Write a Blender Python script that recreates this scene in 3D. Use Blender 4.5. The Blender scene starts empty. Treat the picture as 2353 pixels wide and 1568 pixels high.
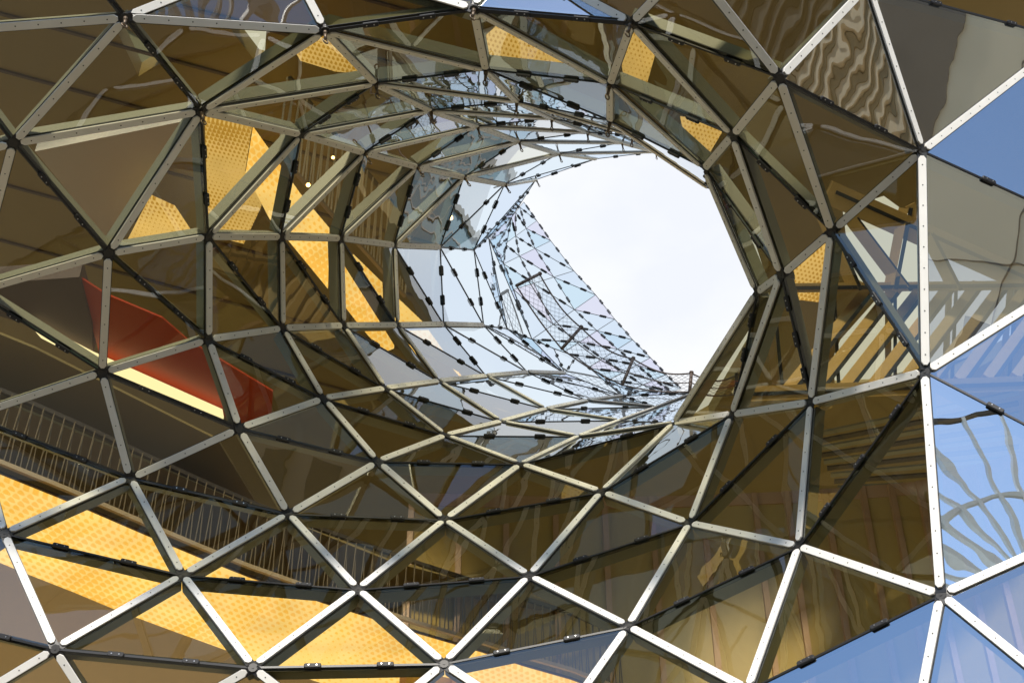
import bpy, bmesh, math, random
from mathutils import Vector, Matrix
from mathutils.geometry import tessellate_polygon
random.seed(7)
sc = bpy.context.scene
COL = sc.collection
R = math.radians

# ------------------------------------------------------------------ camera
F = 3230.0                      # focal length in pixels of a 2352 px wide picture
UNIT = 20.0                     # metres to the middle of the facade
PITCH = 38.0
cd = bpy.data.cameras.new('camera')
cam = bpy.data.objects.new('camera', cd)
COL.objects.link(cam)
cd.sensor_width = 36.0
cd.lens = F / 2352.0 * 36.0
cd.clip_end = 3000.0
CAMPOS = Vector((0, 0, 1.7))
cam.location = CAMPOS
cam.rotation_euler = (R(90 + PITCH), 0, 0)
sc.camera = cam
CM = Matrix.Translation(CAMPOS) @ Matrix.Rotation(R(90 + PITCH), 4, 'X')
CR = CM.to_3x3()

# ------------------------------------------------------------------ sky and sun
SUN_EL, SUN_AZ = 40.0, 184.0
w = bpy.data.worlds.new('World')
sc.world = w
w.use_nodes = True
nt = w.node_tree
nt.nodes.clear()
def N(t, tree=None, **kw):
    n = (tree or nt).nodes.new(t)
    for k, v in kw.items():
        setattr(n, k, v)
    return n
out = N('ShaderNodeOutputWorld')
bg = N('ShaderNodeBackground'); bg.inputs['Strength'].default_value = 0.11
sky = N('ShaderNodeTexSky'); sky.sky_type = 'NISHITA'; sky.sun_disc = False
sky.sun_elevation = R(SUN_EL); sky.sun_rotation = R(SUN_AZ)
sky.air_density = 1.0; sky.dust_density = 0.15; sky.ozone_density = 2.0
tc = N('ShaderNodeTexCoord')
noi = N('ShaderNodeTexNoise'); noi.inputs['Scale'].default_value = 1.7
noi.inputs['Detail'].default_value = 7; noi.inputs['Roughness'].default_value = 0.58
mp = N('ShaderNodeMapping'); mp.inputs['Scale'].default_value = (1, 1, 1.8); mp.inputs['Location'].default_value = (3.1, 0.4, 1.2)
sep = N('ShaderNodeSeparateXYZ')
# a bank of cloud stands over the north half of the sky (+Y), the south is clear blue
m1 = N('ShaderNodeMath', operation='MULTIPLY_ADD'); m1.inputs[1].default_value = 0.95; m1.inputs[2].default_value = -0.30
m2 = N('ShaderNodeMath', operation='MULTIPLY_ADD'); m2.inputs[1].default_value = 0.75
cr = N('ShaderNodeMapRange'); cr.inputs['From Min'].default_value = 0.36; cr.inputs['From Max'].default_value = 0.66
cr.interpolation_type = 'SMOOTHSTEP'
mix = N('ShaderNodeMix', data_type='RGBA')
noi2 = N('ShaderNodeTexNoise'); noi2.inputs['Scale'].default_value = 4.5; noi2.inputs['Detail'].default_value = 5
ccol = N('ShaderNodeMix', data_type='RGBA')
ccol.inputs['A'].default_value = (4.35, 4.5, 4.85, 1); ccol.inputs['B'].default_value = (4.95, 5.0, 5.05, 1)
L = nt.links.new
L(tc.outputs['Generated'], mp.inputs['Vector']); L(mp.outputs[0], noi.inputs['Vector'])
L(mp.outputs[0], noi2.inputs['Vector'])
L(tc.outputs['Generated'], sep.inputs[0])
zz = N('ShaderNodeMath', operation='MULTIPLY_ADD'); zz.inputs[1].default_value = 0.55
L(sep.outputs['Z'], zz.inputs[0]); L(sep.outputs['Y'], zz.inputs[2]); L(zz.outputs[0], m1.inputs[0])
L(noi.outputs['Fac'], m2.inputs[0]); L(m1.outputs[0], m2.inputs[2])
L(m2.outputs[0], cr.inputs['Value'])
L(cr.outputs[0], mix.inputs['Factor'])
L(sky.outputs[0], mix.inputs['A'])
cc2 = N('ShaderNodeMapRange'); cc2.inputs['From Min'].default_value = .40; cc2.inputs['From Max'].default_value = .60; L(noi2.outputs['Fac'], cc2.inputs['Value'])
L(cc2.outputs[0], ccol.inputs['Factor'])
L(ccol.outputs['Result'], mix.inputs['B'])
L(mix.outputs['Result'], bg.inputs['Color'])
L(bg.outputs[0], out.inputs['Surface'])

sd = bpy.data.lights.new('sun', 'SUN'); sd.energy = 2.9; sd.angle = R(6); sd.color = (1, 0.93, 0.82)
so = bpy.data.objects.new('sun', sd); COL.objects.link(so)
_a = R(SUN_AZ); _e = R(SUN_EL)
sdir = Vector((math.sin(_a) * math.cos(_e), math.cos(_a) * math.cos(_e), math.sin(_e)))   # towards the sun
so.rotation_euler = sdir.to_track_quat('Z', 'Y').to_euler()

sc.view_settings.view_transform = 'Standard'
sc.view_settings.look = 'None'
sc.view_settings.exposure = 0.92
sc.view_settings.gamma = 1.0
sc.view_settings.use_curve_mapping = False
cy = sc.cycles
cy.transparent_max_bounces = 40
cy.max_bounces = 10
cy.glossy_bounces = 5
cy.transmission_bounces = 6
cy.diffuse_bounces = 4
cy.caustics_reflective = False
cy.use_denoising = True

# fill added to brighten the dark lower hall, standing in for lit ceilings
for (lx, ly, lz, sx, sy, en) in ((-4, 31, 13.6, 22, 8, 520), (12, 34, 13.2, 16, 8, 260)):
    ld = bpy.data.lights.new('hall_fill', 'AREA'); ld.shape = 'RECTANGLE'; ld.size = sx; ld.size_y = sy; ld.energy = en; ld.color = (1.0, 0.86, 0.62)
    lo_ = bpy.data.objects.new('hall_fill', ld); COL.objects.link(lo_); lo_.location = (lx, ly, lz)

# ------------------------------------------------------------------ helpers
def P(x, y, d):
    """pixel of the 2352 px picture + distance ratio -> a point of the place"""
    z = d * UNIT
    return CM @ Vector(((x - 1176) / F * z, -(y - 784) / F * z, -z))
def PH(x, y, h):
    """pixel -> where its line of sight meets the horizontal plane z = h"""
    v = CR @ Vector(((x - 1176) / F, -(y - 784) / F, -1))
    t = (h - CAMPOS.z) / v.z
    return CAMPOS + v * t
def PD(x, y, dist):
    """pixel -> where its line of sight reaches a horizontal distance from the camera"""
    v = CR @ Vector(((x - 1176) / F, -(y - 784) / F, -1))
    t = dist / math.hypot(v.x, v.y)
    return CAMPOS + v * t

def link(name, me, mat=None, parent=None):
    o = bpy.data.objects.new(name, me)
    COL.objects.link(o)
    if mat is not None and me is not None and not me.materials:
        me.materials.append(mat)
    if parent is not None:
        o.parent = parent
    return o
def mesh(name, verts, faces, smooth=False):
    me = bpy.data.meshes.new(name)
    me.from_pydata([tuple(v) for v in verts], [], faces)
    if smooth:
        me.polygons.foreach_set('use_smooth', [True] * len(me.polygons))
    me.update()
    return me
def empty(name, loc, label, cat, group=None):
    o = bpy.data.objects.new(name, None); COL.objects.link(o)
    o.location = loc; o['label'] = label; o['category'] = cat
    if group: o['group'] = group
    o.empty_display_size = 0.2
    return o
def tag(o, label, cat, group=None):
    o['label'] = label; o['category'] = cat
    if group: o['group'] = group
    return o

class MB:
    """collects solids into one mesh"""
    def __init__(s): s.v = []; s.f = []
    def add(s, vs, fs):
        n = len(s.v); s.v += [Vector(v) for v in vs]; s.f += [tuple(i + n for i in f) for f in fs]
    def frame_box(s, c, X, Y, Z, lx, ly, lz, bev=0.0):
        c = Vector(c)
        if bev <= 0:
            vs = [c + X * (sx * lx / 2) + Y * (sy * ly / 2) + Z * (sz * lz / 2) for sz in (-1, 1) for sy in (-1, 1) for sx in (-1, 1)]
            s.add(vs, [(0, 2, 3, 1), (4, 5, 7, 6), (0, 1, 5, 4), (2, 6, 7, 3), (0, 4, 6, 2), (1, 3, 7, 5)])
        else:
            ring = []
            b = bev
            out2 = [(lx/2-b, ly/2), (lx/2, ly/2-b), (lx/2, -ly/2+b), (lx/2-b, -ly/2), (-lx/2+b, -ly/2), (-lx/2, -ly/2+b), (-lx/2, ly/2-b), (-lx/2+b, ly/2)]
            k = 1 - min(.4, b / max(ly, .01))
            vs = [c + X * x + Y * y - Z * lz/2 for x, y in out2]
            vs += [c + X * x + Y * y + Z * (lz/2 - b*.5) for x, y in out2]
            vs += [c + X * (x - math.copysign(b*.5, x)) + Y * (y - math.copysign(b*.5, y)) + Z * lz/2 for x, y in out2]
            fs = [tuple(range(8)), tuple(reversed(range(16, 24)))]
            for q in (0, 8):
                for i in range(8):
                    j = (i + 1) % 8
                    fs.append((q + i, q + 8 + i, q + 8 + j, q + j))
            s.add(vs, fs)
    def bar(s, a, b, wdt, hgt, up=Vector((0, 0, 1))):
        a = Vector(a); b = Vector(b); X = (b - a); l = X.length
        if l < 1e-5: return
        X.normalize(); Y = up.cross(X)
        if Y.length < 1e-4: Y = Vector((1, 0, 0)).cross(X)
        Y.normalize(); Z = X.cross(Y)
        s.frame_box((a + b) / 2, X, Y, Z, l, wdt, hgt)
    def tube(s, a, b, r, n=6, r2=None):
        a = Vector(a); b = Vector(b); X = (b - a)
        if X.length < 1e-6: return
        X.normalize(); Y = X.orthogonal().normalized(); Z = X.cross(Y)
        r2 = r if r2 is None else r2
        vs = [a + (Y * math.cos(t) + Z * math.sin(t)) * r for t in [i * 2 * math.pi / n for i in range(n)]]
        vs += [b + (Y * math.cos(t) + Z * math.sin(t)) * r2 for t in [i * 2 * math.pi / n for i in range(n)]]
        fs = [(i, (i + 1) % n, n + (i + 1) % n, n + i) for i in range(n)]
        fs += [tuple(reversed(range(n))), tuple(range(n, 2 * n))]
        s.add(vs, fs)
    def torus(s, c, A, B, R0, r, n=12, m=5):
        C = A.cross(B)
        vs = []
        for i in range(n):
            t = i * 2 * math.pi / n; d = A * math.cos(t) + B * math.sin(t)
            for j in range(m):
                u = j * 2 * math.pi / m
                vs.append(c + d * (R0 + r * math.cos(u)) + C * (r * math.sin(u)))
        fs = [(i*m+j, ((i+1) % n)*m+j, ((i+1) % n)*m+(j+1) % m, i*m+(j+1) % m) for i in range(n) for j in range(m)]
        s.add(vs, fs)
    def prism(s, pts, down, smoothed=False):
        """polygon (3-D points, coplanar) extruded by the vector down"""
        n = len(pts); pts = [Vector(p) for p in pts]
        tris = tessellate_polygon([pts])
        vs = pts + [p + down for p in pts]
        fs = [tuple(t) for t in tris] + [tuple(i + n for i in reversed(t)) for t in tris]
        fs += [(i, (i + 1) % n, n + (i + 1) % n, n + i) for i in range(n)]
        s.add(vs, fs)
    def build(s, name, mat, parent=None, smooth=False):
        me = mesh(name, s.v, s.f, smooth)
        bm = bmesh.new(); bm.from_mesh(me); bmesh.ops.recalc_face_normals(bm, faces=bm.faces); bm.to_mesh(me); bm.free()
        return link(name, me, mat, parent)

# ------------------------------------------------------------------ materials
def newmat(name):
    m = bpy.data.materials.new(name); m.use_nodes = True
    return m, m.node_tree, m.node_tree.nodes['Principled BSDF']
def plain(name, col, rough=0.5, metal=0.0, var=0.12, scale=3.0, bump=0.0, bscale=60.0):
    m, t, b = newmat(name)
    b.inputs['Roughness'].default_value = rough; b.inputs['Metallic'].default_value = metal
    tcn = t.nodes.new('ShaderNodeTexCoord')
    no = t.nodes.new('ShaderNodeTexNoise'); no.inputs['Scale'].default_value = scale; no.inputs['Detail'].default_value = 6
    t.links.new(tcn.outputs['Object'], no.inputs['Vector'])
    mx = t.nodes.new('ShaderNodeMix'); mx.data_type = 'RGBA'
    mx.inputs['A'].default_value = (*[c * (1 - var) for c in col], 1)
    mx.inputs['B'].default_value = (*[min(1, c * (1 + var)) for c in col], 1)
    t.links.new(no.outputs['Fac'], mx.inputs['Factor']); t.links.new(mx.outputs['Result'], b.inputs['Base Color'])
    if bump:
        n2 = t.nodes.new('ShaderNodeTexNoise'); n2.inputs['Scale'].default_value = bscale
        t.links.new(tcn.outputs['Object'], n2.inputs['Vector'])
        bp = t.nodes.new('ShaderNodeBump'); bp.inputs['Strength'].default_value = bump; bp.inputs['Distance'].default_value = 0.01
        t.links.new(n2.outputs['Fac'], bp.inputs['Height']); t.links.new(bp.outputs[0], b.inputs['Normal'])
    return m
def glass(name, tint, refl, ior, wav, reflcol=(0.93, 0.97, 1.0)):
    """solar control glass: a tinted see-through sheet with a mirror coating, slightly wavy"""
    m = bpy.data.materials.new(name); m.use_nodes = True
    t = m.node_tree; t.nodes.clear(); K = t.links.new
    o = t.nodes.new('ShaderNodeOutputMaterial')
    tr = t.nodes.new('ShaderNodeBsdfTransparent'); tr.inputs['Color'].default_value = (*tint, 1)
    gl = t.nodes.new('ShaderNodeBsdfGlossy'); gl.inputs['Roughness'].default_value = 0.0
    gl.inputs['Color'].default_value = (*reflcol, 1)
    # Schlick reflectance, the same from either side of the sheet; ior only sets how fast it rises
    ge = t.nodes.new('ShaderNodeNewGeometry')
    dt = t.nodes.new('ShaderNodeVectorMath'); dt.operation = 'DOT_PRODUCT'
    K(ge.outputs['Normal'], dt.inputs[0]); K(ge.outputs['Incoming'], dt.inputs[1])
    ab = t.nodes.new('ShaderNodeMath'); ab.operation = 'ABSOLUTE'; K(dt.outputs['Value'], ab.inputs[0])
    om = t.nodes.new('ShaderNodeMath'); om.operation = 'SUBTRACT'; om.inputs[0].default_value = 1.0; K(ab.outputs[0], om.inputs[1])
    fr = t.nodes.new('ShaderNodeMath'); fr.operation = 'POWER'; K(om.outputs[0], fr.inputs[0]); fr.inputs[1].default_value = ior
    ad = t.nodes.new('ShaderNodeMath'); ad.operation = 'MULTIPLY_ADD'; ad.inputs[1].default_value = 1 - refl; ad.inputs[2].default_value = refl
    mx = t.nodes.new('ShaderNodeMixShader')
    tcn = t.nodes.new('ShaderNodeTexCoord')
    n1 = t.nodes.new('ShaderNodeTexNoise'); n1.inputs['Scale'].default_value = 1.15; n1.inputs['Detail'].default_value = 1.5
    n1.inputs['Roughness'].default_value = 0.35
    gi = t.nodes.new('ShaderNodeObjectInfo')
    va = t.nodes.new('ShaderNodeVectorMath'); va.operation = 'ADD'
    mu = t.nodes.new('ShaderNodeMath'); mu.operation = 'MULTIPLY'; mu.inputs[1].default_value = 40
    K(gi.outputs['Random'], mu.inputs[0]); K(tcn.outputs['Object'], va.inputs[0]); K(mu.outputs[0], va.inputs[1])
    K(va.outputs[0], n1.inputs['Vector'])
    bp = t.nodes.new('ShaderNodeBump'); bp.inputs['Strength'].default_value = 1.0; bp.inputs['Distance'].default_value = wav
    K(n1.outputs['Fac'], bp.inputs['Height'])
    K(bp.outputs[0], gl.inputs['Normal'])
    K(fr.outputs[0], ad.inputs[0]); K(ad.outputs[0], mx.inputs[0]); K(tr.outputs[0], mx.inputs[1]); K(gl.outputs[0], mx.inputs[2])
    K(mx.outputs[0], o.inputs['Surface'])
    return m

M_strip = plain('white aluminium', (0.80, 0.78, 0.73), 0.42, 0.0, 0.10, 2.5, 0.15, 300)
M_screw = plain('dark screw', (0.03, 0.03, 0.03), 0.4, 0.3)
M_black = plain('black rubber', (0.012, 0.012, 0.013), 0.45)
M_clip = plain('black plastic clip', (0.014, 0.014, 0.016), 0.6)
M_beam = plain('grey painted steel', (0.24, 0.24, 0.18), 0.5, 0, 0.06, 1.5)
M_beam_dark = plain('dark inner gasket', (0.02, 0.02, 0.02), 0.5)
M_hub = plain('dark cast node', (0.03, 0.028, 0.026), 0.5)
M_eye = plain('weathered bronze steel', (0.16, 0.12, 0.085), 0.45, 0.6)
M_glass = glass('bronze tinted glass', (0.60, 0.565, 0.40), 0.085, 3.2, 0.0045)
M_glass_mirror = glass('mirror coated glass', (0.66, 0.72, 0.80), 0.60, 3.6, 0.0036, (0.84, 0.93, 1.0))
M_glass_wavy = glass('wavy mirror coated glass', (0.60, 0.62, 0.56), 0.55, 3.6, 0.010, (1.0, 0.97, 0.90))
M_glass_far2 = glass('lilac roof glass', (0.60, 0.62, 0.74), 0.80, 3.0, 0.002, (0.76, 0.77, 0.90))
M_glass_far3 = glass('sky blue roof glass', (0.56, 0.68, 0.78), 0.80, 3.0, 0.002, (0.62, 0.78, 0.90))
M_glass_far = glass('silvery roof glass', (0.60, 0.68, 0.76), 0.80, 3.0, 0.002, (0.74, 0.84, 0.94))
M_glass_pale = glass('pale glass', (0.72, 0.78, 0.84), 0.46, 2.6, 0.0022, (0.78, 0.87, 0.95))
M_gedge = plain('green glass edge', (0.02, 0.06, 0.05), 0.3)

# ------------------------------------------------------------------ the glass vortex: nodes (pixel x, y, distance ratio)
ND = dict(
 T0=(150,-128,.86), T1=(655,-105,.94), T2=(1150,-105,.95), T3=(1583,-85,.84), T5=(1992,-33,.945), T6=(2450,90,1.09), T7=(2589,563,.98), T8=(2670,1140,.815),
 T9=(2480,1625,.71), T11=(2095,1720,.74), B2=(1719,1585,.82), B1=(1268,1689,.88), B3=(802,1703,.88), B4=(270,1711,.90),
 L1=(-67,955,1.04), L2=(-59,669,1.0), L3=(-370,1060,1.02), L4=(-250,1400,.93), L5=(-220,1700,.90), L6=(-260,400,.92), L7=(-161,74,.88),
 a1=(288,41,.88), a2=(462,254,.95), a3=(31,327,.91), a4=(249,580,.97), a5=(746,70,.93), a6=(863,191,1.04), a7=(692,308,1.06), a8=(837,350,1.17),
 a9=(478,542,1.02), a10=(645,543,1.11), a11=(782,547,1.2), a12=(905,563,1.32),
 b1=(1089,22,.92), b2=(1451,53,.89), b3=(1116,160,1.02), b4=(1402,192,1.0), b5=(1684,310,.94),
 c1=(1791,178,.87), c2=(2117,347,.93), c3=(1911,531,.95), c4=(2125,855,.88),
 d1=(1619,387,1.02), d2=(1795,632,.98), d3=(1740,672,1.02), e1=(1864,924,.99),
 e4=(1382,1131,1.08), e5=(1585,1203,1.03), e6=(1836,1256,.93), f4=(1444,1440,.92), f5=(2162,1367,.79),
 g1=(1022,1195,1.08), g2=(1216,1324,.99), g3=(1020,1525,.91), h1=(1197,1067,1.15), h2=(1024,1001,1.18), h3=(1152,969,1.28), h4=(1330,1003,1.27),
 h5=(1425,966,1.38), h6=(1549,972,1.15), h7=(1682,952,1.06),
 i1=(299,1098,1.03), i2=(549,984,1.05), i3=(662,1181,1.05), i4=(867,1061,1.10), i5=(420,1322,.98), i6=(822,1355,.98), i7=(10,1226,.96), i8=(127,1490,.91), i9=(581,1533,.90),
 j1=(235,854,1.02), j2=(478,779,1.05), j3=(648,754,1.12), j4=(788,748,1.20), j5=(912,747,1.30), j6=(742,916,1.11), j7=(885,893,1.19), j8=(1019,745,1.42), j9=(1111,747,1.56),
 j10=(1117,864,1.46), j11=(1008,876,1.31), j12=(1212,855,1.6), j13=(1297,857,1.78),
 k1=(1255,940,1.42), k2=(1349,920,1.57), k3=(1429,909,1.78), k4=(1506,934,1.66),
 m1=(989,253,1.18), m2=(1187,233,1.2), m3=(957,383,1.3), m4=(1096,290,1.36), m5=(1065,407,1.46),
 n1=(1402,278,1.08), o1=(1011,568,1.46), o2=(1191,325,1.56), o3=(1159,424,1.66), o4=(1267,272,1.42), o5=(1283,353,1.84), o6=(1349,304,1.68), o7=(1428,328,1.95), o8=(1453,311,1.5),
 q1=(1370,365,2.15), q2=(1231,413,2.2), q3=(1506,349,2.3), p1=(1625,430,1.3),
 r1=(1089,574,1.62), r2=(1122,546,1.95), r3=(1175,499,2.58), s1=(1165,755,1.72), s2=(1222,779,1.86), s3=(1272,800,1.96), s4=(1324,819,2.02), s5=(1388,868,2.05), s6=(1470,898,2.05), t1=(1594,903,1.85), u1=(1156,604,2.3),
)
W_ = """a1-a5 a1-a3 a1-T1 a1-L7 a3-a2 a2-a4 a2-a5 a2-a6 a2-a7 a5-T1 a5-a6 a5-b3 b1-T1 b1-T2 b1-b3 b1-b4 b2-T2 b2-T3 b2-b4 b2-b5 b4-d1 b4-n1 b5-c1 b5-d1 b5-d2 c1-T3 c1-T5 c1-c3 c2-T5
 c2-T6 c2-c3 c2-c4 c3-d2 c3-e1 d2-d3 d2-h7 d1-d3 d3-h6 c4-T7 c4-f5 c4-e1 f5-T8 f5-T9 f5-T11 f5-e6 e6-e1 e6-e5 e6-B2 e5-h7 e5-e4 e5-f4 e1-h7 h7-h6 h6-e4 h6-h4 e4-h1 e4-g2 f4-g2 f4-B1 f4-B2
 g1-h1 g1-i4 g1-g2 g1-i6 g2-g3 g3-B1 g3-B3 g3-i6 h1-h2 h1-h4 h2-h3 h2-i4 h2-j7 h3-h4 h3-k1 h3-j11 h4-h5 h5-k1 h5-t1 k1-k2 k1-j10 k2-k3 k2-k4 i1-i2 i1-i5 i1-i7 i1-j1 i2-i3 i2-j2 i2-j6 i3-i4 i3-i5 i3-i6 i4-j6
 i5-i8 i5-i9 i6-i9 i7-i8 i7-L1 i8-B4 i8-L5 i9-B4 i9-B3 j1-a4 j1-j2 j1-L1 a4-L2 a4-a9 a3-L2 a3-L6 j2-a9 j2-j3 j3-a10 j3-j4 j3-j6 j4-a11 j4-j5 j4-j7 j5-a12 j5-j8 j5-j11 j6-j7 j7-j11 j8-j9 j11-j10 j10-j12 j12-j13
 a9-a10 a10-a11 a11-a12 a12-o1 a9-a7 a10-a8 a11-m3 a12-m5 a7-a8 a7-m1 a8-m3 a8-m4 a6-m1 a6-m2 b3-m2 m1-m4 m1-o4 m2-o4 m2-o8 m3-m5 m3-o2 m4-o2 m4-o6 m5-o3 m5-o5 o2-o5 o2-o7 o4-o6 o6-o7 o6-q3 o7-q3 o5-q3 o5-q1 o3-q2 n1-p1 T7-T8 T6-T7 T8-T9 L7-L6 L2-L1""".split()
B_ = """a1-T0 a1-a2 a2-a9 a5-b1 a3-L7 a3-a4 a4-j2 b1-b2 b2-c1 c1-c2 c2-T7 T5-T6 T3-T5 T2-T3 T1-T2 T0-T1 T0-L7 c4-T8 a6-a7 a6-b3 b3-b4 b4-b5 b5-c3 c3-c4 c4-e6 e6-f4 f4-g3 g3-i9 i9-i8 i8-L4 f5-B2 b3-n1 n1-d1 d1-d2 d2-e1 e1-e5 e5-g2 g2-i6 i6-i5 i5-i7 i7-L3
 d3-h7 h7-e4 e4-g1 g1-i3 i3-i1 h6-h1 h1-i4 i4-i2 i2-j1 j1-L2 h4-h2 h2-j6 j6-j2 h5-h3 h3-j7 j7-j3 j3-a9 k1-k4 k1-j11 j11-j4 j4-a10 a10-a7 k2-j10 j10-j5 j5-a11 a11-a8 a8-m1 m1-m2 m2-n1 m3-m4 m4-o4 o4-o8 a12-m3 a12-j8 o1-j8 o1-j9 r1-j9 o1-m5 o1-o3 o1-r1 r1-o3 r1-r2 r2-q2 r1-q2
 m5-o2 o2-o6 o5-o7 o3-o5 o3-q1 q1-q3 q2-q1 j8-j10 j8-j12 j9-j12 j9-j13 j9-s1 s1-j13 s1-s2 s2-j13 s2-s3 s3-j13 s3-s4 s4-j13 s4-k3 s4-s5 s5-k3 s5-s6 s6-k3 s6-t1 k3-k4 k3-t1 k4-t1 k4-h5 j12-k2 j12-k3 j13-k3 r1-s1 r2-s1 r2-s2 r2-u1 u1-s2 r3-u1 r2-r3 r3-q2 j10-k2 i1-L1 L1-L3 i7-L4 L3-L4 L4-L5 L5-B4 B4-B3 B3-B1 B1-B2 B2-T11 T11-T9 L6-L2 n1-o8 p1-d1  h6-t1 h5-h6 o6-o8 o8-q3 c3-T0x""".split()
B_ = [e for e in B_ if 'x' not in e]
V = {k: P(*v) for k, v in ND.items()}
def ek(a, b): return (a, b) if a < b else (b, a)
edges = {}
for e in B_: edges[ek(*e.split('-'))] = 'b'
for e in W_: edges[ek(*e.split('-'))] = 'w'
adj = {}
for a, b in edges:
    adj.setdefault(a, set()).add(b); adj.setdefault(b, set()).add(a)
def inside(p, a, b, c):
    def s(p, q, r): return (p[0]-r[0])*(q[1]-r[1])-(q[0]-r[0])*(p[1]-r[1])
    d = [s(p, a, b), s(p, b, c), s(p, c, a)]
    return all(x > 0 for x in d) or all(x < 0 for x in d)
tris = [('d3', 'h6', 'h7'), ('n1', 'd1', 'p1')]
for a, b in edges:
    for c in adj[a] & adj[b]:
        if c > b:
            t = (a, b, c)
            if t in (('d3', 'h6', 'h7'), ('d1', 'n1', 'p1')): continue
            if any(inside(ND[n], ND[a], ND[b], ND[c]) for n in ND if n not in t): continue
            tris.append(t)
cnt = {}
for t in tris:
    for i in range(3):
        cnt[ek(t[i], t[(i+1) % 3])] = cnt.get(ek(t[i], t[(i+1) % 3]), 0) + 1
print('nodes', len(ND), 'edges', len(edges), 'tris', len(tris), 'edges without a face', [e for e in edges if e not in cnt], 'over', [e for e in cnt if cnt[e] > 2])

# --- the far roof of the vortex: a twisted band of butt-jointed panes
Rr = [(1203,464,3.0),(1233,507,2.95),(1265,553,2.9),(1318,622,2.8),(1368,677,2.7),(1412,733,2.6),(1453,780,2.5),(1494,821,2.4),(1530,860,2.3),(1565,892,2.2)]
Lr = [(1175,499,2.6),(1160,560,2.5),(1157,606,2.42),(1180,665,2.36),(1222,779,2.28),(1290,812,2.22),(1350,845,2.18),(1400,872,2.14),(1450,895,2.12),(1500,915,2.1)]
NC = 3
far_nodes = {}
for r in range(len(Rr)):
    nc = 1 if r == 0 else (2 if r == 1 else NC)
    for c in range(NC + 1):
        t = c / NC
        l = Lr[r]; q = Rr[r]
        bulge = 0.04 * math.sin(math.pi * t)
        x = l[0] + (q[0] - l[0]) * t; y = l[1] + (q[1] - l[1]) * t; d = l[2] + (q[2] - l[2]) * t - bulge
        far_nodes[(r, c)] = P(x, y, d)

def tri_normal(p, q, r):
    n = (q - p).cross(r - p)
    if n.length < 1e-9: return Vector((0, -1, 0))
    n.normalize()
    ctr = (p + q + r) / 3
    if n.dot(CAMPOS - ctr) < 0: n = -n
    return n

FAC = empty('glass_facade', (0, 15, 0), 'glazed vortex facade of triangular panes whose funnel opens to the sky', 'glass facade')
FAC.location = (0, 0, 0)

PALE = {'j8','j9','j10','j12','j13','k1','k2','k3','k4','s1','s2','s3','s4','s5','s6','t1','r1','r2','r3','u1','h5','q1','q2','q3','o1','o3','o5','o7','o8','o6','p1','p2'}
MIRROR = [{'b1','b2','T2'},{'c1','c2','T5'},{'c2','T6','T7'},{'c2','T5','T6'},{'c4','T7','T8'},{'c4','T8','f5'},{'f5','B2','T11'},{'f5','T8','T9'},{'f5','T9','T11'},{'c2','c4','T7'}]
def pane(p, q, r, mat, inset=0.012):
    n = tri_normal(p, q, r)
    c = (p + q + r) / 3
    pts = []
    for v in (p, q, r):
        d = (c - v); pts.append(v + d.normalized() * min(inset * 2.4, d.length * .3))
    if (pts[1]-pts[0]).cross(pts[2]-pts[0]).dot(n) < 0: pts = [pts[0], pts[2], pts[1]]
    th = 0.016
    vs = pts + [v - n * th for v in pts]
    me = mesh('glass_pane', vs, [(0,1,2),(5,4,3),(0,3,4,1),(1,4,5,2),(2,5,3,0)])
    # the sheet carries the coating on its outer face; its back face and cut edges keep their own glass
    me.materials.append(mat); me.materials.append(M_gback); me.materials.append(M_gedge)
    for i, pl in enumerate(me.polygons): pl.material_index = 0 if i == 0 else (1 if i == 1 else 2)
    return link('glass_pane', me, None, FAC)
M_gback = bpy.data.materials.new('inner face of the glass'); M_gback.use_nodes = True
_t = M_gback.node_tree; _t.nodes.clear(); _o = _t.nodes.new('ShaderNodeOutputMaterial'); _b = _t.nodes.new('ShaderNodeBsdfTransparent')
_b.inputs['Color'].default_value = (0.97, 0.98, 0.95, 1); _t.links.new(_b.outputs[0], _o.inputs['Surface'])

enorm = {}
for t in tris:
    p, q, r = (V[k] for k in t)
    n = tri_normal(p, q, r)
    for i in range(3):
        k = ek(t[i], t[(i+1) % 3]); enorm[k] = enorm.get(k, Vector()) + n
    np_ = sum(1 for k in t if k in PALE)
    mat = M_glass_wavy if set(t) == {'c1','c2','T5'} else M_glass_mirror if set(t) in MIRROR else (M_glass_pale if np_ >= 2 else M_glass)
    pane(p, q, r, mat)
nnorm = {}
for (a, b), n in enorm.items():
    nnorm[a] = nnorm.get(a, Vector()) + n; nnorm[b] = nnorm.get(b, Vector()) + n

screws = MB()
extra_clips = MB()
nclip = 0
def clip(pos, X, Y, Z, big, parent):
    global nclip
    l, wd, h = (0.22, 0.066, 0.034) if big else (0.34, 0.06, 0.03)
    mb = MB(); mb.frame_box(pos + Z * 0.026, X, Y, Z, l, wd, h, 0.014)
    if nclip < 298:
        mb.build('clip', M_clip, parent)
    else:
        extra_clips.add(mb.v, mb.f)
    nclip += 1
    for s_ in (-1, 1):
        pp = pos + X * (s_ * .05) + Z * 0.043
        m = MB(); m.tube(pp, pp + Z * .008, .009, 6); screws_light.add(m.v, m.f)
screws_light = MB()
nrm = {k: (n.normalized() if n.length > 1e-6 else Vector((0, -1, 0))) for k, n in enorm.items()}
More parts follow.
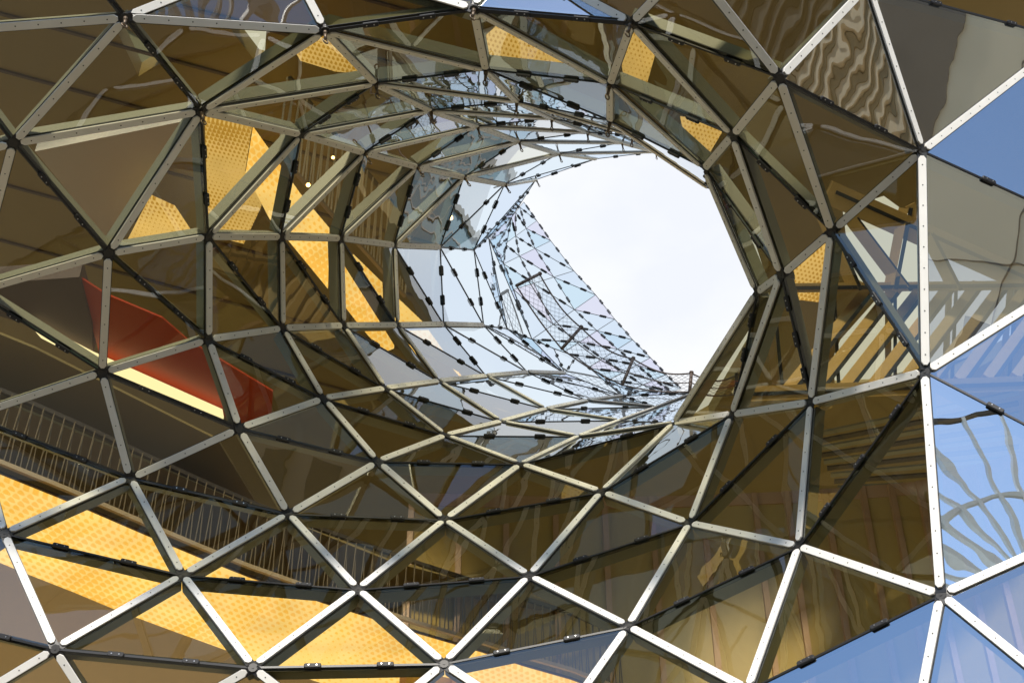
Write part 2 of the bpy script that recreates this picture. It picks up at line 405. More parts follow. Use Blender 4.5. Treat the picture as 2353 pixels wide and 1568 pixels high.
# white ones first, then the black joints
for (a, b), kind in edges.items():
    if (a, b) not in nrm: continue
    p, q = V[a], V[b]
    Z = nrm[(a, b)]
    X = (q - p); ln = X.length; X.normalize()
    Z = (Z - X * Z.dot(X)).normalized(); Y = Z.cross(X)
    depth = (ND[a][2] + ND[b][2]) / 2
    if kind == 'w':
        s0, s1 = 0.075, ln - 0.075
        if s1 - s0 < 0.1: continue
        A = p + X * s0; wd = 0.052; h0, h1 = 0.014, 0.040
        L_ = s1 - s0; ch = 0.055
        prof = [(0.012, 0.022), (ch, wd), (L_-ch, wd), (L_-0.012, 0.022), (L_-0.012, -0.022), (L_-ch, -wd), (ch, -wd), (0.012, -0.022)]
        pb = [A + X * x + Y * y + Z * h0 for x, y in prof]
        pt = [A + X * x + Y * y + Z * (h1-.004) for x, y in prof]
        pu = [A + X * (x + (.004 if x < L_/2 else -.004)) + Y * (y * .93) + Z * h1 for x, y in prof]
        fs = [tuple(range(8)), tuple(range(23, 15, -1))]
        for o_ in (0, 8):
            fs += [(o_+i, o_+8+i, o_+8+(i+1) % 8, o_+(i+1) % 8) for i in range(8)]
        m = MB(); m.add(pb + pt + pu, fs); strip = m.build('cover_strip', M_strip, FAC)
        # black rubber bed the strip is pressed on
        m = MB(); m.frame_box((p + q) / 2 + Z * 0.007, X, Y, Z, ln - .06, 0.122, 0.012); m.build('rubber_bed', M_black, strip)
        # screws
        ns = max(3, round(L_ / 0.30)); 
        for i in range(ns):
            c = A + X * (L_ * (i + .5) / ns) + Z * h1
            screws.tube(c - Z*.001, c + Z * 0.003, 0.0095, 6)
        # steel beam inside
        if depth < 1.5:
            m = MB(); m.frame_box((p + q) / 2 - Z * (0.055 + .085), X, Y, Z, ln - .10, 0.080, 0.17); m.build('support_beam', M_beam, FAC)
    else:
        m = MB(); m.frame_box((p + q) / 2 + Z * 0.004, X, Y, Z, ln - .05, 0.030 if depth < 1.6 else 0.018, 0.014)
        seal = m.build('joint_seal', M_black, FAC)
        if depth < 1.5:
            m = MB(); m.frame_box((p + q) / 2 - Z * 0.032, X, Y, Z, ln - .08, 0.085, 0.010); m.build('inner_gasket', M_beam_dark, seal)
            m = MB(); m.frame_box((p + q) / 2 - Z * (0.045 + .085), X, Y, Z, ln - .10, 0.075, 0.17); m.build('support_beam', M_beam, FAC)
        three = {a, b} in ({'d2','e1'},{'c3','c4'},{'d3','h7'},{'c4','e6'})
        if ln > (0.9 if depth < 1.66 else 2.0):
            ts = (0.22, 0.5, 0.78) if three else (0.31, 0.69)
            for tt in ts: clip(p + X * (ln * tt), X, Y, Z, True, seal)
for k, n in nnorm.items():
    if n.length < 1e-6: continue
    n = n.normalized(); c = V[k]
    if ND[k][2] > 1.8: continue
    m = MB(); m.tube(c - n * 0.05, c + n * 0.016, 0.062, 10); m.tube(c + n * .016, c + n * .022, 0.018, 6)
    m.build('node_hub', M_hub, FAC)
EYES = 'a1 a2 a5 a6 b1 b2 b3 b4 m1 m2 m4 a8 m3 m5 o2 o3 o4 o5 o6 o7 o8 n1 q3 q2'.split()
for k in EYES:
    n = nnorm.get(k)
    if n is None: continue
    n = n.normalized(); c = V[k] + n * .02
    # the bolt stands out of the node and droops a little
    d = (n * 0.6 + Vector((0, 0, -1)) * 0.7).normalized()
    A = d; B = d.orthogonal().normalized()
    m = MB(); m.tube(c, c + d * 0.06, .030, 8); m.tube(c + d * .05, c + d * 0.17, 0.022, 8)
    m.torus(c + d * 0.215, A, B, 0.040, 0.011)
    m.build('eye_bolt', M_eye, FAC, True)
# far roof
for r in range(len(Rr) - 1):
    for c in range(NC):
        a, b, e, f = far_nodes[(r, c)], far_nodes[(r, c+1)], far_nodes[(r+1, c)], far_nodes[(r+1, c+1)]
        pane(a, b, f, M_glass_far if (r + c) % 3 else M_glass_far2); pane(a, f, e, M_glass_far if (r * 2 + c) % 4 else M_glass_far3)
        for (u, v_, key) in ((a, f, 1), (a, e, 2), (a, b, 3), ) + (((b, f, 4),) if c == NC-1 else ()):
            if (v_ - u).length < 0.2: continue
            Z = tri_normal(a, b, f); X = (v_ - u); ln = X.length; X.normalize()
            Z = (Z - X * Z.dot(X)).normalized(); Y = Z.cross(X)
            m = MB(); m.frame_box((u + v_) / 2 + Z * .004, X, Y, Z, ln, 0.015, .012); seal = m.build('joint_seal', M_black, FAC)
            if key != 3:
                for tt in ((0.3, 0.7) if ln > 1.2 else (0.5,)):
                    clip(u + X * (ln * tt), X, Y, Z, False, seal)
o = screws.build('screw_head', M_screw, FAC); o['kind'] = 'stuff'
o = screws_light.build('clip_screw', plain('bright screw', (.5, .5, .5), .3, .8), FAC); o['kind'] = 'stuff'
if extra_clips.v:
    o = extra_clips.build('clip', M_clip, FAC); o['kind'] = 'stuff'

# ------------------------------------------------------------------ rope net walkway on the far roof
M_net = plain('dark wire', (0.035, 0.03, 0.03), 0.5)
M_post = plain('brown steel post', (0.10, 0.075, 0.065), 0.5)
NET = empty('safety_net', (0, 0, 0), 'dark wire mesh net strung between steel posts along the far glass roof', 'safety net')
posts = [((1186,656,1.92),(1239,629,1.96)), ((1290,801,1.90),(1334,752,1.94)), ((1429,884,1.90),(1454,824,1.94)), ((1584,900,1.84),(1588,857,1.86)), ((1690,905,1.85),(1692,862,1.87))]
pp = [(P(*a), P(*b)) for a, b in posts]
for a, b in pp:
    m = MB(); m.tube(a, b, 0.045, 8); m.tube(b, b + (b-a).normalized()*.05, .06, 8)
    d = (b-a).normalized()
    for t in (.25, .5, .75): m.tube(a.lerp(b, t) - Vector((0, .06, 0)), a.lerp(b, t) + Vector((0, .06, 0)), .02, 6)
    m.build('post', M_post, NET, True)
net = MB()
for k in range(len(pp) - 1):
    (a0, b0), (a1, b1) = pp[k], pp[k+1]
    ln = (a1 - a0).length
    nu = max(8, int(ln / 0.10)); nv = 10
    up = Vector((0, -1, .4))
    def pt(u, v_):
        a = a0.lerp(a1, u); b = b0.lerp(b1, u)
        sag = math.sin(math.pi * u) * 0.22
        return a.lerp(b, v_) + Vector((0, 0, -1)) * (sag * (0.4 + v_ * .6))
    for u in range(nu):
        for v_ in range(nv):
            if (u + v_) % 2 == 0:
                net.tube(pt(u/nu, v_/nv), pt((u+1)/nu, (v_+1)/nv), 0.0045, 3)
            else:
                net.tube(pt(u/nu, (v_+1)/nv), pt((u+1)/nu, v_/nv), 0.0045, 3)
    for v_, rr in ((0, .022), (.5, .014), (1, .022)):
        m = MB()
        for u in range(10): m.tube(pt(u/10, v_), pt((u+1)/10, v_), rr, 5)
        m.build('rail_cable', M_post, NET)
o = net.build('net_mesh', M_net, NET); o['kind'] = 'stuff'

# ------------------------------------------------------------------ inside the building
M_ceil = plain('brown ceiling board', (0.26, 0.19, 0.065), 0.6, 0, 0.12, 0.5)
M_ceil2 = plain('olive ceiling board', (0.27, 0.20, 0.075), 0.6, 0, 0.12, 0.5)
M_taupe = plain('taupe soffit', (0.50, 0.39, 0.28), 0.7, 0, 0.05, 0.5, 0.1)
M_grey = plain('grey mirrored tone', (0.55, 0.51, 0.50), 0.7, 0, 0.04, 0.4)
M_dark = plain('dark brown soffit', (0.10, 0.065, 0.055), 0.7)
M_red = plain('red painted wall', (0.52, 0.06, 0.015), 0.45, 0, 0.05, 0.5)
M_gold = plain('gold panel', (0.44, 0.31, 0.10), 0.45, 0, 0.1, 1.2)
M_rib = plain('copper coloured rib', (0.48, 0.29, 0.18), 0.5)
M_rod = plain('pale railing rod', (0.80, 0.72, 0.58), 0.4)
M_rod_br = plain('bronze railing rod', (0.16, 0.12, 0.075), 0.5)
M_rail = plain('dark handrail', (0.05, 0.04, 0.035), 0.5)
def emis(name, col, s):
    m = bpy.data.materials.new(name); m.use_nodes = True; t = m.node_tree; t.nodes.clear()
    e = t.nodes.new('ShaderNodeEmission'); e.inputs[0].default_value = (*col, 1); e.inputs[1].default_value = s
    o = t.nodes.new('ShaderNodeOutputMaterial'); t.links.new(e.outputs[0], o.inputs[0]); return m
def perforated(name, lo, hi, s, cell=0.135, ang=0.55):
    """sheet with lamplight put into its emission, pierced with rows of drop shaped holes that grow and shrink"""
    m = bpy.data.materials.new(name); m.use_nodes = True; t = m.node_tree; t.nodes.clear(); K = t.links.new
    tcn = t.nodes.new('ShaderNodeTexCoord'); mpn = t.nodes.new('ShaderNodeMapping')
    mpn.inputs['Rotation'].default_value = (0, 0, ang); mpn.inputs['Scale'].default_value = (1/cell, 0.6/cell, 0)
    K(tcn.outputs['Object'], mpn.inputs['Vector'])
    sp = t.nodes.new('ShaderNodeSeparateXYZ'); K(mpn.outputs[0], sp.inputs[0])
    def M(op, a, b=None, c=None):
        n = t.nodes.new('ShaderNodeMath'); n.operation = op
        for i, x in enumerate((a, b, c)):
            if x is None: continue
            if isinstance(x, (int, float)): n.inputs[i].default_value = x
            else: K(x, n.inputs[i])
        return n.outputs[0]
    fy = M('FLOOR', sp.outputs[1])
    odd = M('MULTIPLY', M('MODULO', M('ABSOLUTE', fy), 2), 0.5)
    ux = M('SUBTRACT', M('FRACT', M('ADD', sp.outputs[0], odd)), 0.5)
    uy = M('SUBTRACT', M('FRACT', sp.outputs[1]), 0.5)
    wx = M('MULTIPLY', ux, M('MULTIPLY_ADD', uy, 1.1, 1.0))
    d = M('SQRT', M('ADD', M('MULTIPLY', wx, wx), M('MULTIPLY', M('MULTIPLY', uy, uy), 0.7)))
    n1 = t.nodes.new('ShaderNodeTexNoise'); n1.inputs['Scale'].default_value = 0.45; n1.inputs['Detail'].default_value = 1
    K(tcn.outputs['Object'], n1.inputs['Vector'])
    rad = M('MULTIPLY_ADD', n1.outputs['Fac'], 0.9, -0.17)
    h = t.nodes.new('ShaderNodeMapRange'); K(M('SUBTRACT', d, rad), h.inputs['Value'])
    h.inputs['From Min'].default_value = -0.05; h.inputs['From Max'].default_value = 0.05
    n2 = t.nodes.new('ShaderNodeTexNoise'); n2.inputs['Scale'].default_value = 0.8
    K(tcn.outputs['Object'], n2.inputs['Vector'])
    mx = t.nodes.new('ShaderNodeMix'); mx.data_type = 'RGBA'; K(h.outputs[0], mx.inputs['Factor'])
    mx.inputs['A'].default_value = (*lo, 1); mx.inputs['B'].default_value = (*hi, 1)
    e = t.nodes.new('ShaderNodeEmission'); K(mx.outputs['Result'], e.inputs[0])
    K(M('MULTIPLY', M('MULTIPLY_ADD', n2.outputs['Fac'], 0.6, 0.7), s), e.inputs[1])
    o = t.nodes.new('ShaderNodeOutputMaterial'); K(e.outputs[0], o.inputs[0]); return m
M_perf = perforated('glowing gold perforated sheet', (0.96, 0.53, 0.11), (1.0, 0.68, 0.26), 1.08)  # warm lamplight on gold sheet, put in as its own glow
M_perf2 = perforated('dimly glowing gold perforated sheet', (0.55, 0.29, 0.04), (0.85, 0.56, 0.20), 0.8, 0.085, 0.9)  # weaker glow, also used for the gold reflections along the top
M_cove = emis('lit cove strip', (1.0, 0.88, 0.60), 1.1)

def slab(name, poly, h, th, mat, parent=None):
    m = MB(); m.prism([PH(x, y, h) for x, y in poly], Vector((0, 0, th)))
    return m.build(name, mat, parent)

# big ceiling of the hall, pierced by the funnel and the glazed roof
outer = [(-700,-330),(3100,-330),(3100,1640),(-700,1640)]
cut = [(1090,540),(1130,420),(1190,345),(1300,310),(1440,290),(1540,330),(1640,410),(1735,560),(1772,672),(1725,800),(1630,960),(1560,1000),(1300,1000),(1120,930),(1040,800),(1010,700),(1000,600)]
def rot_near(poly, p):
    i = min(range(len(poly)), key=lambda k: (poly[k][0]-p[0])**2 + (poly[k][1]-p[1])**2); return poly[i:] + poly[:i]
c2_ = rot_near(cut, outer[0]); 
ringpoly = outer + [outer[0]] + [c2_[0]] + list(reversed(c2_))
cut2 = [(1935,480),(2030,450),(2180,560),(2330,650),(2330,800),(2150,895),(1880,905),(1930,780),(2010,690),(1960,665)]
cut3 = [(530,68),(612,70),(606,150),(590,146)]
cut4 = [(262,58),(300,70),(372,142),(318,176)]
m = MB(); pts = [PH(x, y, 27) for x, y in outer]; hole3 = [PH(x, y, 27) for x, y in cut3]; hole4 = [PH(x, y, 27) for x, y in cut4]; hole = [PH(x, y, 27) for x, y in cut]; hole2 = [PH(x, y, 27) for x, y in cut2]
tl = tessellate_polygon([pts, hole, hole2, hole3, hole4]); al = pts + hole + hole2 + hole3 + hole4; n0 = len(al)
fs = [tuple(t) for t in tl] + [tuple(i + n0 for i in t) for t in tl]
fs += [(i, (i+1) % 4, n0 + (i+1) % 4, n0 + i) for i in range(4)]
fs += [(4+i, 4+(i+1) % len(cut), n0 + 4 + (i+1) % len(cut), n0 + 4 + i) for i in range(len(cut))]
k0 = 4 + len(cut)
fs += [(k0+i, k0+(i+1) % len(cut2), n0 + k0 + (i+1) % len(cut2), n0 + k0 + i) for i in range(len(cut2))]
for k1 in (k0 + len(cut2), k0 + len(cut2) + 4):
    fs += [(k1+i, k1+(i+1) % 4, n0 + k1 + (i+1) % 4, n0 + k1 + i) for i in range(4)]
m.add(al + [v + Vector((0, 0, .5)) for v in al], fs)
o = m.build('ceiling', M_ceil); o['kind'] = 'structure'
# ceiling boards: raised board edges that run across the ceiling
CE = MB()
for k in range(-14, 30):
    a = PH(-700, 100 + k * 130, 27); b = PH(1000, 560 + k * 130, 27)
    if k < 4: CE.bar(a - Vector((0, 0, .03)), b - Vector((0, 0, .03)), 0.07, 0.06)
o = CE.build('ceiling_batten', M_dark, o)

BL = empty('lit_ceiling_band', (0, 0, 0), 'wide golden self-glowing perforated ceiling band sweeping across the lower left panes', 'lit ceiling')
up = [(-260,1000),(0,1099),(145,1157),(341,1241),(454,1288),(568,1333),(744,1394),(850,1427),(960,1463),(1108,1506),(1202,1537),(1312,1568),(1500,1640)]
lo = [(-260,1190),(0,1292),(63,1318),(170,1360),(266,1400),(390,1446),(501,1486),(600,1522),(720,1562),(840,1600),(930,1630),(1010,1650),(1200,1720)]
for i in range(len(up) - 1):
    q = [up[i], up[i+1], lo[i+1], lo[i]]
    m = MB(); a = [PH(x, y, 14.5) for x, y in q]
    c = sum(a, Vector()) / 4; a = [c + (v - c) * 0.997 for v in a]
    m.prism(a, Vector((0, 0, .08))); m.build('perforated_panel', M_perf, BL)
    m = MB(); m.prism([v + Vector((0, 0, .10)) for v in a], Vector((0, 0, .05))); m.build('glow_blocker', M_dark, BL)  # dark cover added to stop the panel glowing upward
o = slab('soffit', [(x, y - 3) for x, y in lo] + [(1300,2100),(-300,2100)], 14.56, 0.5, M_taupe)
tag(o, 'plain taupe soffit below the golden ceiling band at the lower left', 'soffit')
o = slab('floor_slab', [(x, y - 0) for x, y in up] + [(1500,1480),(1250,1380),(900,1290),(500,1130),(100,960),(-260,820)], 16.5, 0.05, M_ceil2)
tag(o, 'olive brown floor slab above the golden band behind the railing', 'floor slab')

def railing(name, label, line, h, z0, n, hgt, mat, top=M_rail, lean=0.10, w_=0.02):
    e = empty(name, (0, 0, 0), label, 'railing')
    pts = [PH(x, y, h) for x, y in line]
    seg = [(pts[i+1] - pts[i]).length for i in range(len(pts)-1)]; tot = sum(seg)
    def at(s):
        s *= tot
        for i, l in enumerate(seg):
            if s <= l or i == len(seg)-1: return pts[i].lerp(pts[i+1], s / l)
            s -= l
    for i in range(n):
        p = at(i / (n-1)) + Vector((0, 0, z0)); 
        q = p + Vector((lean * (1 if i % 2 else -1) * .5, 0, hgt))
        m = MB(); m.tube(p, q, w_, 6); m.build('baluster', mat, e)
    for zz in (0, hgt):
        m = MB()
        for i in range(len(pts)-1):
            m.bar(pts[i] + Vector((0, 0, z0+zz)), pts[i+1] + Vector((0, 0, z0+zz)), .08, .08)
        m.build('handrail' if zz else 'base_rail', top if zz else M_taupe, e)
    return e
o = link('bounce_floor', mesh('bounce_floor', [(-40,21,5.6),(40,21,5.6),(40,80,5.6),(-40,80,5.6),(-40,21,6),(40,21,6),(40,80,6),(-40,80,6)], [(3,2,1,0),(4,5,6,7),(0,1,5,4),(1,2,6,5),(2,3,7,6),(3,0,4,7)]), plain('pale bounce floor', (0.62, 0.55, 0.42), 0.5)); o['kind'] = 'structure'  # unseen pale floor added to throw light up onto the lower beams
railing('railing', 'long brown railing of thin slanting rods above the golden ceiling band', [(x, y-6) for x, y in up], 14.5, 0.25, 170, 1.35, M_rod_br, M_rail, 0.10, 0.012)
railing('railing', 'pale slanting rod railing seen through the blue mirror panes at the bottom right', [(1380,1600),(1700,1610),(2000,1600),(2300,1560),(2500,1520)], 15.5, 0, 60, 1.5, M_rod, w_=.022)

railing('railing', 'pale rod railing running down beside the tall golden panel in the funnel', [(640,350),(700,420),(770,500),(850,590),(930,680)], 23.6, 0, 42, 2.4, M_rod, w_=.022)
# red wall with a lit cove under it
m_ = slab('red_ceiling_panel', [(182,636),(243,676),(372,730),(431,781),(627,899),(623,954),(548,973),(505,950),(286,856),(235,836),(211,750)], 18.6, 0.04, M_red)
tag(m_, 'bright red angular ceiling panel behind the left panes', 'ceiling panel')
m_ = slab('cove_light', [(70,748),(211,821),(300,860),(509,953),(512,970),(400,917),(286,869),(200,831),(94,776)], 18.3, 0.15, M_cove)
tag(m_, 'thin cream lit cove strip along the lower edge of the red panel', 'cove light')
m_ = slab('panel_or_reflection', [(-80,655),(182,636),(211,750),(214,815),(80,752),(-80,700)], 18.5, 0.4, M_dark)
tag(m_, 'dark brown ceiling panel left of the red panel', 'ceiling panel')
m_ = slab('panel_or_reflection', [(80,348),(440,275),(440,290),(275,560),(250,555)], 23, 0.3, M_grey)  # grey slab drawn where the pane only mirrors something grey
tag(m_, 'plain grey slab drawn for the reflection filling one big pane at the upper left', 'ceiling panel')
m_ = slab('floor_slab', [(-260,590),(-80,735),(80,800),(500,1010),(640,1240),(100,1060),(-260,900)], 17.2, 0.05, M_ceil2)
tag(m_, 'olive floor slab just below the cream cove strip', 'floor slab')

gold = [  # patches along the top rims are reflections built as glowing panels
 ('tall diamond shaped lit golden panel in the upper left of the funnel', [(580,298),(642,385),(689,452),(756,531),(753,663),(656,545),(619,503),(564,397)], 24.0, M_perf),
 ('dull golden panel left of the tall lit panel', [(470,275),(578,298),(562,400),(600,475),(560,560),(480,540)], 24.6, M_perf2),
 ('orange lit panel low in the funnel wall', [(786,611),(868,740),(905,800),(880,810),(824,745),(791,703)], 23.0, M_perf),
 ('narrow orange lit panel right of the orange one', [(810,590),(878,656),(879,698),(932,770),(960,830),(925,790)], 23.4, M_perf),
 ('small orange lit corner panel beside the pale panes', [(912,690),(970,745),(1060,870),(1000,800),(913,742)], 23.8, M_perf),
 ('dull golden glow drawn for a reflection at the top left', [(681,125),(740,78),(770,100),(835,170),(770,165),(690,140)], 25.0, M_perf2),
 ('golden glow drawn for a reflection under the top rim of the funnel', [(1114,90),(1148,59),(1241,121),(1351,180),(1240,170),(1124,157)], 25.0, M_perf2),
 ('golden glow drawn for a reflection with curved edge at the upper rim', [(1461,74),(1508,114),(1484,200),(1469,211),(1434,188),(1426,137)], 25.2, M_perf2),
 ('golden glow drawn for a reflection at the right rim of the funnel', [(1563,274),(1600,280),(1658,305),(1618,372),(1580,345)], 25.4, M_perf2),
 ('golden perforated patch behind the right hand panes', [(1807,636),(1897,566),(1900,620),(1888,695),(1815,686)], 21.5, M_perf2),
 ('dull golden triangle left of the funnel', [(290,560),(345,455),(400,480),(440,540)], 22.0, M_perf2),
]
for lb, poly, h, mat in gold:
    o = slab('golden_panel_or_reflection', poly, h, 0.1, mat); tag(o, lb, 'lit panel')

# curved golden wall with copper ribs at the lower right
CW = empty('curved_wall', (0, 0, 0), 'curved olive gold wall with copper coloured ribs behind the lower right panes', 'wall')
xs = [948, 1057, 1163, 1275, 1387, 1494, 1610, 1729, 1803, 1890, 1976, 2042, 2105, 2175, 2238, 2330, 2430, 2560]
def wtop(x): return 1150 - 0.00006 * (x - 1350) ** 2 - (0.18 * max(0, x - 2100))
prev = None
for x in xs:
    dist = 27.5 + 2.2 * math.sin((x - 900) / 1500 * math.pi)
    t = PD(x, wtop(x), dist); b = Vector((t.x, t.y, 13.4))
    if prev:
        t0, b0 = prev
        y = (t - t0).normalized(); n = Vector((y.y, -y.x, 0))
        m = MB(); m.add([b0, b, t, t0] + [v - n * -.1 for v in (b0, b, t, t0)], [(0,1,2,3),(7,6,5,4),(0,4,5,1),(1,5,6,2),(2,6,7,3),(3,7,4,0)])
        m.build('wall_panel', M_gold, CW)
        m = MB(); m.bar(t0 + Vector((0,-.08,-.12)), t + Vector((0,-.08,-.12)), .10, .32); m.build('top_band', M_rib, CW)
    m = MB(); m.bar(b + Vector((0, -.14, 0)), t + Vector((0, -.14, 0)), .13, .16, Vector((0, 1, 0))); m.build('wall_rib', M_rib, CW)
    prev = (t, b)
# louvred skylight above the curved wall
SK = empty('reflection', (0, 0, 0), 'dark louvred skylight with pale slots above the curved golden wall', 'reflection')
for k in range(9):  # slats drawn where the glass only mirrors the mesh
    a = PH(1860 + k * 8, 1000 + k * 15, 20.5); b = PH(2340, 900 + k * 25, 20.5)
    m = MB(); m.bar(a, b, .16, .05); m.build('slat', M_rail if k % 2 else M_beam, SK)
# steel lattice of the glazed roof behind the right hand panes
RL = empty('roof_lattice', (0, 0, 0), 'olive steel roof lattice with sky between its beams behind the right hand panes', 'roof structure')
M_lat = plain('ochre painted steel', (0.42, 0.27, 0.09), 0.5)
def lat(x0, y0, d0, x1, y1, d1, w_=.28):
    m = MB(); a = P(x0, y0, d0); b = P(x1, y1, d1); m.bar(a, b, w_, .3, (CAMPOS - a).normalized()); m.build('lattice_beam', M_lat, RL)
    m = MB(); m.bar(a + Vector((.16, 0, 0)), b + Vector((.16, 0, 0)), .08, .34, (CAMPOS - a).normalized()); m.build('lattice_joint', M_black, RL)
for q in [(1750,662,1.5,2345,655,1.5,.2),(1950,500,1.5,2075,665,1.5,.25),(2075,480,1.5,2040,665,1.5,.2),(2090,470,1.5,2190,665,1.5,.22),(1880,480,1.5,1960,665,1.5,.22),(1900,440,1.5,2345,640,1.5,.5)]:
    lat(*q)
for k in range(9):
    lat(1800 + k * 66, 905 - k*4, 1.42, 1990 + k * 62, 668 - k*2, 1.55, .24)
for k in range(5):
    lat(1780 + k * 130, 880, 1.6, 1760 + k * 140, 668, 1.62, .14)
lat(1700, 905, 1.42, 2345, 880, 1.42, .3)

# warm lamps
M_lamp = emis('warm lamp glow', (1.0, 0.55, 0.18), 14)
for lb, x, y, h, r in (('bright warm lamp glowing beside the tall golden panel', 708, 425, 23, .045), ('dim warm lamp near the upper left rim of the funnel', 765, 362, 23.5, .035), ('tiny warm lamp among the dark panes of the funnel', 910, 420, 25, .05), ('small warm lamp in the shadowed funnel wall', 1035, 500, 25, .06)):
    c = PH(x, y, h); e = empty('pendant_lamp', c, lb, 'lamp')
    bm = bmesh.new(); bmesh.ops.create_uvsphere(bm, u_segments=12, v_segments=8, radius=r); me = bpy.data.meshes.new('bulb'); bm.to_mesh(me); bm.free()
    link('bulb', me, M_lamp, e)
    m = MB(); m.tube((0, 0, r*.9), (0, 0, r*1.8), r*.6, 10, r*.3); m.tube((0, 0, r*1.8), (0, 0, 0.9), .01, 5); m.build('lamp_cord', M_rail, e)

# ------------------------------------------------------------------ street side, seen as reflections
def paving():
    return plain('street paving', (0.17, 0.15, 0.11), 0.85, 0, 0.2, 0.12)
CAN = empty('roof_canopy', (19, -40, 17), 'fan shaped steel canopy of pale ribs on the roof of the beige office block', 'canopy')
def cpt(u, r):      # a leaning fan, one metre per metre
    a = R(20 + 140 * u)
    return Vector((math.cos(a) * r, -math.sin(a) * r * .25, 14.5 + math.sin(a) * r * 1.0))
M_can = plain('pale painted canopy steel', (0.85, 0.88, 0.90), 0.45)
for k in range(17):
    u = k / 16
    m = MB(); m.bar(cpt(u, 2.5), cpt(u, 15), .22, .5, Vector((0, 1, 0))); m.build('rib', M_can, CAN)
for r_ in (2.5, 8.5, 15):
    m = MB()
    for k in range(24): m.bar(cpt(k/24, r_), cpt((k+1)/24, r_), .3, .35, Vector((0, 1, 0)))
    m.build('edge_beam', M_can if r_ < 15 else M_rail, CAN)
for x_ in (-6, -2, 2, 6):
    m = MB(); m.tube((x_, 0, 0), (x_ * .8, -.4, 16), .16, 8); m.build('post', M_can, CAN)
o = link('ground', mesh('ground', [(-900,-900,0),(900,-900,0),(900,900,0),(-900,900,0)], [(0,1,2,3)]), paving()); o['kind'] = 'structure'
M_beige = plain('beige plaster', (0.74, 0.60, 0.41), 0.8, 0, .06, .4)
M_brown = plain('brown stone', (0.16, 0.12, 0.085), 0.7, 0, .15, .5)
M_olive = plain('olive cladding', (0.13, 0.125, 0.07), 0.6, 0, .15, .5)
M_win = plain('window glass', (0.10, 0.14, 0.15), 0.12)
M_frame = plain('window frame', (0.20, 0.19, 0.17), 0.5)
M_teal = plain('teal grey cladding', (0.13, 0.19, 0.21), 0.4, 0, .2, .3)
M_tan = plain('tan louvre gap', (0.34, 0.27, 0.16), 0.7)
def block(label, cx0, cy0, width, depth, h, mat, rot=0, fh=3.6, bw=3.0, ww=1.7, wh=2.0):
    x0, x1, y0 = -width/2, width/2, depth/2
    e = empty('building', (cx0, cy0, 0), label, 'building'); e.rotation_euler = (0, 0, R(rot))
    cx = (x0+x1)/2; cyy = y0 - depth/2
    m = MB(); m.frame_box(Vector((0, 0, h/2)), Vector((1,0,0)), Vector((0,1,0)), Vector((0,0,1)), x1-x0, depth, h); m.build('wall', mat, e)
    m = MB(); m.frame_box(Vector((0, .1, h+.25)), Vector((1,0,0)), Vector((0,1,0)), Vector((0,0,1)), x1-x0+.5, depth+.5, .5); m.build('cornice', M_frame, e)
    nf = int(h / fh); nb = int((x1-x0) / bw)
    wm = MB(); wm.frame_box(Vector((0,0,0)), Vector((1,0,0)), Vector((0,1,0)), Vector((0,0,1)), ww, .06, wh)
    wme = mesh('window', wm.v, wm.f); wme.materials.append(M_win)
    fm = MB()
    for dx, dz, lx, lz in ((0, wh/2+.06, ww+.24, .12), (0, -wh/2-.06, ww+.24, .12), (-ww/2-.06, 0, .12, wh), (ww/2+.06, 0, .12, wh), (0, 0, .06, wh)):
        fm.frame_box(Vector((dx, .03, dz)), Vector((1,0,0)), Vector((0,1,0)), Vector((0,0,1)), lx, .12, lz)
    fme = mesh('window_frame', fm.v, fm.f); fme.materials.append(M_frame)
    for f in range(nf):
        for b in range(nb):
            wo = link('window', wme, None, e)
            wo.location = ((b + .5) * (x1-x0)/nb - (x1-x0)/2, depth/2 + .032, f * fh + fh * .55)
            fo = link('window_frame', fme, None, wo); fo.location = (0, 0, 0)
    return e
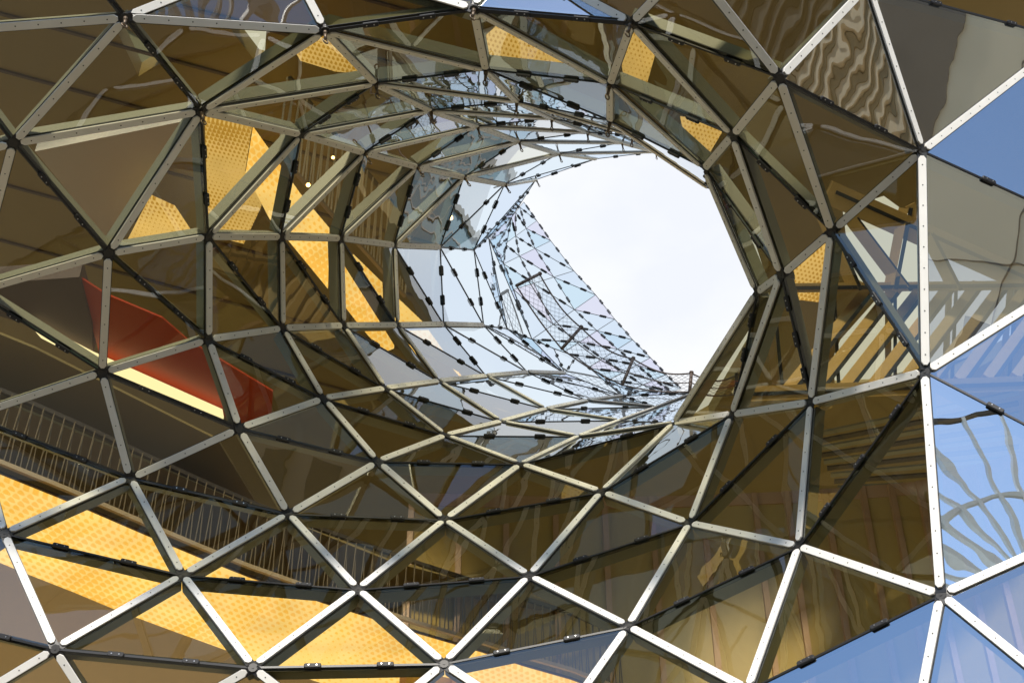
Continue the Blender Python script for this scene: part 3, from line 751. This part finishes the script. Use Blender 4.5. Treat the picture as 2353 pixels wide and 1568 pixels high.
block('beige plastered office block with rows of windows across the street', 24, -40, 34, 14, 17, M_beige)
block('broad teal grey high rise with glazed bands added beyond the roof to be mirrored', 48, 86, 110, 16, 66, M_teal, 150, 3.6, 3.4, 2.9, 2.5)  # unseen, added so the upper throat panes mirror dark teal
block('slim dark tower added behind the mall to the right to darken reflections', 80, 46, 50, 14, 84, M_brown, 120, 3.4, 4.2, 3.0, 1.6)  # unseen, added so the left inner panes mirror less sky
block('broad dark olive tower added behind the mall to the left to darken reflections', -52, 74, 76, 16, 96, M_olive, 215, 3.6, 4.6, 3.2, 1.7)  # unseen, added so the right lip panes mirror something dark
block('brown stone department store across the street on the left', -22, -38, 52, 14, 24, M_brown)
TW = empty('building', (59, -10, 0), 'tall cream tower with vertical louvres at the right end of the street', 'building')
def tbox(name, x0, x1, y0, y1, z0, z1, mat):
    m = MB(); m.frame_box(Vector(((x0+x1)/2 - 59, (y0+y1)/2 + 10, (z0+z1)/2)), Vector((1,0,0)), Vector((0,1,0)), Vector((0,0,1)), x1-x0, y1-y0, z1-z0)
    return m.build(name, mat, TW)
tbox('wall', 51, 67, -38, 18, 0, 46, M_beige)
tbox('cornice', 50.7, 67.3, -38.3, 18.3, 46, 46.7, M_beige)
tbox('dark_bay', 50.85, 51.1, 2.0, 6.2, 30, 45.4, M_brown)
tbox('dark_bay', 50.85, 51.1, -12.5, -6.0, 14, 19.5, M_brown)
for k in range(13):
    tbox('louvre', 50.55, 51.1, -8.2 + k * .74, -8.2 + k * .74 + .16, 31.5, 43.5, M_beige)
    tbox('louvre_gap', 50.9, 51.05, -8.0 + k * .74, -8.0 + k * .74 + .24, 31.5, 43.5, M_tan)
for z in (22.5, 28.6): tbox('wall_joint', 50.96, 51.02, -38, 18, z, z + .07, M_brown)
for y in (-11.0, -19.0, 9.5): tbox('wall_joint', 50.96, 51.02, y, y + .07, 0, 46, M_brown)
for z in range(4, 40, 5):
    for y in (-36, -32, -28, -24): tbox('window', 50.9, 51.05, y, y + 2.2, z, z + 2.6, M_win)
